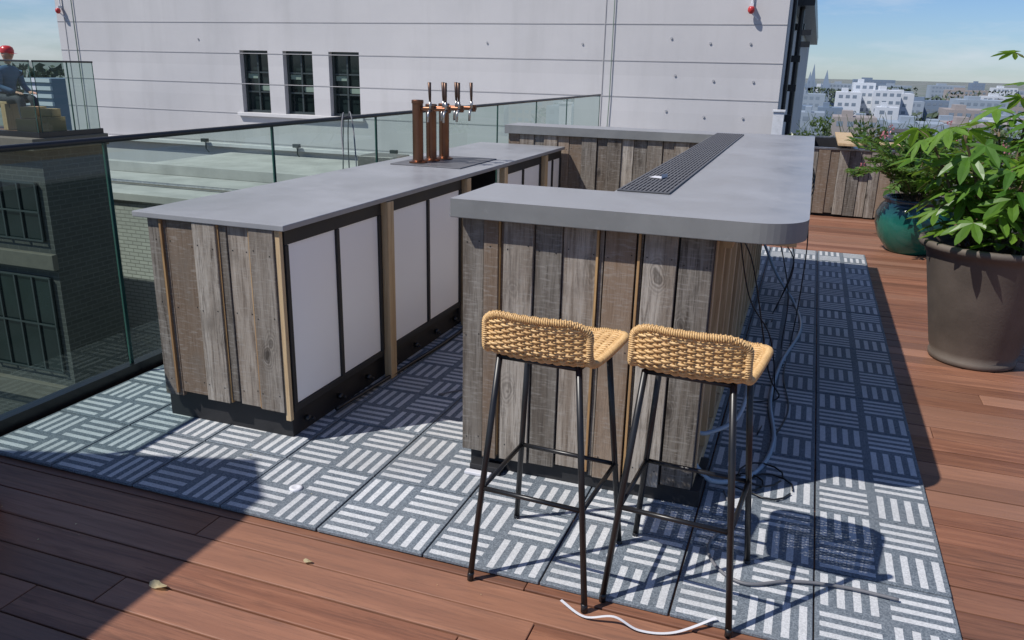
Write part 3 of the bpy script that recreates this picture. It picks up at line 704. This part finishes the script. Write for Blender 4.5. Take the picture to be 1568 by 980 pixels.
for b in range(12):
    a=b*2.4+.4; rr=U(.03,.16); base=Vector((cx+math.cos(a)*rr,cy+math.sin(a)*rr,.66)); hgt=U(.45,.82) if b not in(0,3) else 0.98
    tip=Vector((cx+math.cos(a)*(rr+U(.08,.30)),cy+math.sin(a)*(rr+U(.08,.30)),.68+hgt))
    pts=catmull([base,base.lerp(tip,.5)+Vector((U(-.04,.04),U(-.04,.04),.03)),tip],6); St.tube(pts,lambda t:.012-.006*t,6)
    for k in range(14):
        t=.15+.85*(k/13); idx=int(t*(len(pts)-1)); p=pts[idx]; an=k*2.4+b
        out=Vector((math.cos(an),math.sin(an),U(.1,.75))); ln=U(.10,.24)*(1.2-.5*t); q=p+out.normalized()*ln
        St.tube([p,p.lerp(q,.5)+Vector((0,0,.012)),q],.0030,4)
        palm(Lf,q,Vector((out.x,out.y,U(-.6,.1))),Vector((U(-.3,.3),U(-.3,.3),1)),U(.12,.20),random.choice((5,7,7)))
Lf.obj("leaves",m_leaf,E); St.obj("stems",m_stem,E,smooth=True)
# ---------------------------------------------------------------- teal pot
E=empty("teal_glazed_planter"); cx,cy=1.02,8.45
M=Mesh(); M.lathe([(0,.002),(.20,.002),(.215,.02),(.30,.13),(.345,.27),(.345,.36),(.31,.44),(.275,.475),(.30,.495),(.30,.515),(.27,.515),(.25,.47)],cx,cy,48); M.obj("glazed_pot",m_teal,E,smooth=True)
M=Mesh(); M.lathe([(.26,.47),(0,.49)],cx,cy,30); M.obj("soil",m_soil,E)
Lf=Mesh(); St=Mesh(); Fl=Mesh()
for b in range(96):
    a=R()*6.28; rr=U(0,.15); sp=U(.12,.68); hh=U(.15,.75)*(1-.35*sp)
    p0=Vector((cx+math.cos(a)*rr,cy+math.sin(a)*rr,.48)); p2=p0+Vector((math.cos(a)*sp,math.sin(a)*sp,hh)); p1=p0.lerp(p2,.5)+Vector((0,0,.14))
    pts=catmull([p0,p1,p2],9); St.tube(pts,.003,4)
    for i in range(3,len(pts)):
        tn=(pts[i]-pts[i-1]).normalized()
        for s in(-1,1,0):
            sd=tn.cross(Vector((0,0,1))).normalized()*s+tn*.7+Vector((U(-.3,.3),U(-.3,.3),U(-.3,.3))); L=U(.05,.11); e=pts[i]+sd.normalized()*L; pr=sd.cross(Vector((U(-.5,.5),U(-.5,.5),1))).normalized()*L*.2; md=pts[i].lerp(e,.5)+Vector((0,0,.01))
            Lf.add([pts[i],md+pr,e,md-pr],[(0,1,2,3)])
    if b%4==0:
        q=p2+Vector((U(0,.25),0,U(.02,.14))); leaves(Fl,lambda:q+Vector((U(-1,1),U(-1,1),U(-1,1)))*.026,10,.010,.018)
        St.tube([p2,q],.0025,4)
Lf.obj("fronds",m_leaf2,E); St.obj("stems",m_stem,E); Fl.obj("pink_flowers",m_pink,E)
M=Mesh(); leaves(M,lambda:Vector((U(1.75,3.0),U(8.0,9.4),U(.4,1.15)*U(.6,1))),2600,.03,.08); M.obj("shrub",m_leaf2)
M=Mesh(); M.box(1.75,3.0,8.1,9.3,0,.45); M.obj("shrub_trough",m_dwall,bevel=.01)

# ---------------------------------------------------------------- cables, hoses, litter
def cab(name,pts,rad,mat,n=8): M=Mesh(); M.tube(catmull(pts,n),rad,8); return M.obj(name,mat,smooth=True)
z=.026
cab("water_hose",[(-.28,6.2,.5),(-.12,6.1,.2),(.04,5.9,z),(.09,5.3,z),(.0,4.6,z),(-.03,4.0,z),(.01,3.5,z),(-.05,3.15,z),(-.2,2.95,.06),(-.3,2.96,.15)],.010,m_hose)
cab("water_hose.001",[(-.28,3.6,.42),(-.2,3.4,.46),(-.12,3.2,.40),(-.14,3.1,.28),(-.24,3.0,.24),(-.29,2.98,.25)],.009,m_hose)
cab("power_cable",[(-.15,2.95,z),(-.1,2.75,z),(-.16,2.55,z),(-.12,2.42,z),(-.02,2.36,z),(.12,2.43,z),(.28,2.46,z),(.44,2.455,z)],.0055,m_cable)
cab("power_cable.001",[(-1.6,3.4,z),(-1.45,3.55,z),(-1.3,3.5,z),(-1.22,3.7,z),(-1.25,4.1,z)],.0045,m_cable)
M=Mesh()
for k in range(5):
    y0=U(3.2,6.3); y1=y0+U(-.4,.5); pts=[(-.26,y0,U(.6,1.0)),(-.18,y0+.05,U(.5,.8)),(U(-.1,.0),(y0+y1)/2,U(.1,.4)),(U(-.12,.05),y1,.03),(U(-.15,.05),y1-U(.1,.5),.024)]
    M.tube(catmull(pts,8),U(.003,.0045),6)
for k in range(3):
    c=Vector((U(-.08,.02),U(3.0,3.2),0)); rr=U(.05,.09); M.tube([c+Vector((math.cos(t*.5)*rr*(1+.1*math.sin(t)),math.sin(t*.5)*rr*1.2,.024+.004*k)) for t in range(13)],.0038,6)
for k in range(3):
    y0=5.4+k*.3; M.tube(catmull([(-.2,y0,1.0),(-.05,y0+.1,.78),(.06,y0+.25,.88),(.0,y0+.4,1.03)],8),.004,6)
M.tube(catmull([(.0,5.9,.9),(.06,5.6,.6),(.06,5.3,.3),(.04,5.0,.03),(.02,4.4,.024),(.06,3.9,.024),(.0,3.5,.024)],8),.004,6)
M.obj("cable_bundle",m_black,smooth=True)
M=Mesh(); pts=catmull([(-.555,2.065,.02),(-.47,2.03,.008),(-.38,2.035,.03),(-.30,2.03,.008),(-.2,2.06,.008),(-.09,2.145,.03)],8)
for i in range(len(pts)-1):
    a,b=pts[i],pts[i+1]; n_=Vector((-(b-a).y,(b-a).x,0)).normalized()*.005; M.add([a-n_,b-n_,b+n_,a+n_],[(0,1,2,3)])
M.obj("packing_strap",m_strap)
def leafm(name,x,y,s):
    M=Mesh(); c=[]; n=12
    for k in range(n):
        a=2*math.pi*k/n; rr=s*(.8+.2*math.cos(a*2)+U(-.06,.06)); c.append((x+math.cos(a)*rr,y+math.sin(a)*rr*.75,.004+.35*s*(.5+.5*math.cos(a*2+1))))
    M.add([(x,y,.004+.1*s)]+c,[(0,1+k,1+(k+1)%n) for k in range(n)]); M.obj(name,m_dry)
leafm("fallen_leaf",-1.77,1.675,.033); leafm("fallen_leaf.001",-1.41,1.965,.017)
M=Mesh()
for _ in range(90):
    x=U(-3,.6); y=U(1.2,5); zz=.0175 if y>2.14 and x<.6 else .003
    s=U(.002,.006); a=U(0,6.28); M.add([(x+math.cos(a+q)*s*U(.6,1.2),y+math.sin(a+q)*s,zz+U(0,.002)) for q in(0,2.1,4.2)],[(0,1,2)])
M.obj("wood_chips",m_dry)
M=Mesh(); M.lathe([(.026,.0165),(.026,.022),(.016,.025),(.010,.021),(0,.021)],-1.717,2.345,20); M.obj("plastic_cap",m_strap,smooth=True)
E=empty("orange_bucket"); M=Mesh(); M.lathe([(0,.002),(.10,.002),(.13,.28),(.137,.28),(.137,.30),(.125,.30),(.10,.02)],-2.765,1.79,32); M.obj("bucket",m_orange,E,smooth=True)
M=Mesh(); M.tube([(-2.765+.135*math.cos(t*math.pi/12),1.79,.29-.09*math.sin(t*math.pi/12)) for t in range(13)],.004,6); M.obj("handle",m_steel,E)

# ---------------------------------------------------------------- parasol (unseen, added behind the viewpoint, shaped to cast the foreground shadow)
E=empty("added_shadow_caster"); hz=2.7; ox,oy=0.58*hz,0.53*hz
sh=[(-1.78,-1.2),(-1.78,2.25),(-2.0,2.5),(-3.3,2.08),(-4.6,1.5),(-5.0,-.2),(-4.2,-1.6)]
vs=[(x-ox,y-oy,hz) for x,y in sh]; c=(sum(p[0] for p in vs)/7,sum(p[1] for p in vs)/7,hz+.45)
M=Mesh(); M.add(vs+[c],[(k,(k+1)%7,7) for k in range(7)]); M.obj("shadow_canopy",plain("shadow_caster_grey",(.3,.3,.3),.9),E)
M=Mesh(); M.tube([(c[0],c[1],-6),(c[0],c[1],hz+.5)],.03,10)
for q in vs: M.tube([q,c],.01,6)
M.obj("shadow_caster_frame",m_steel,E)
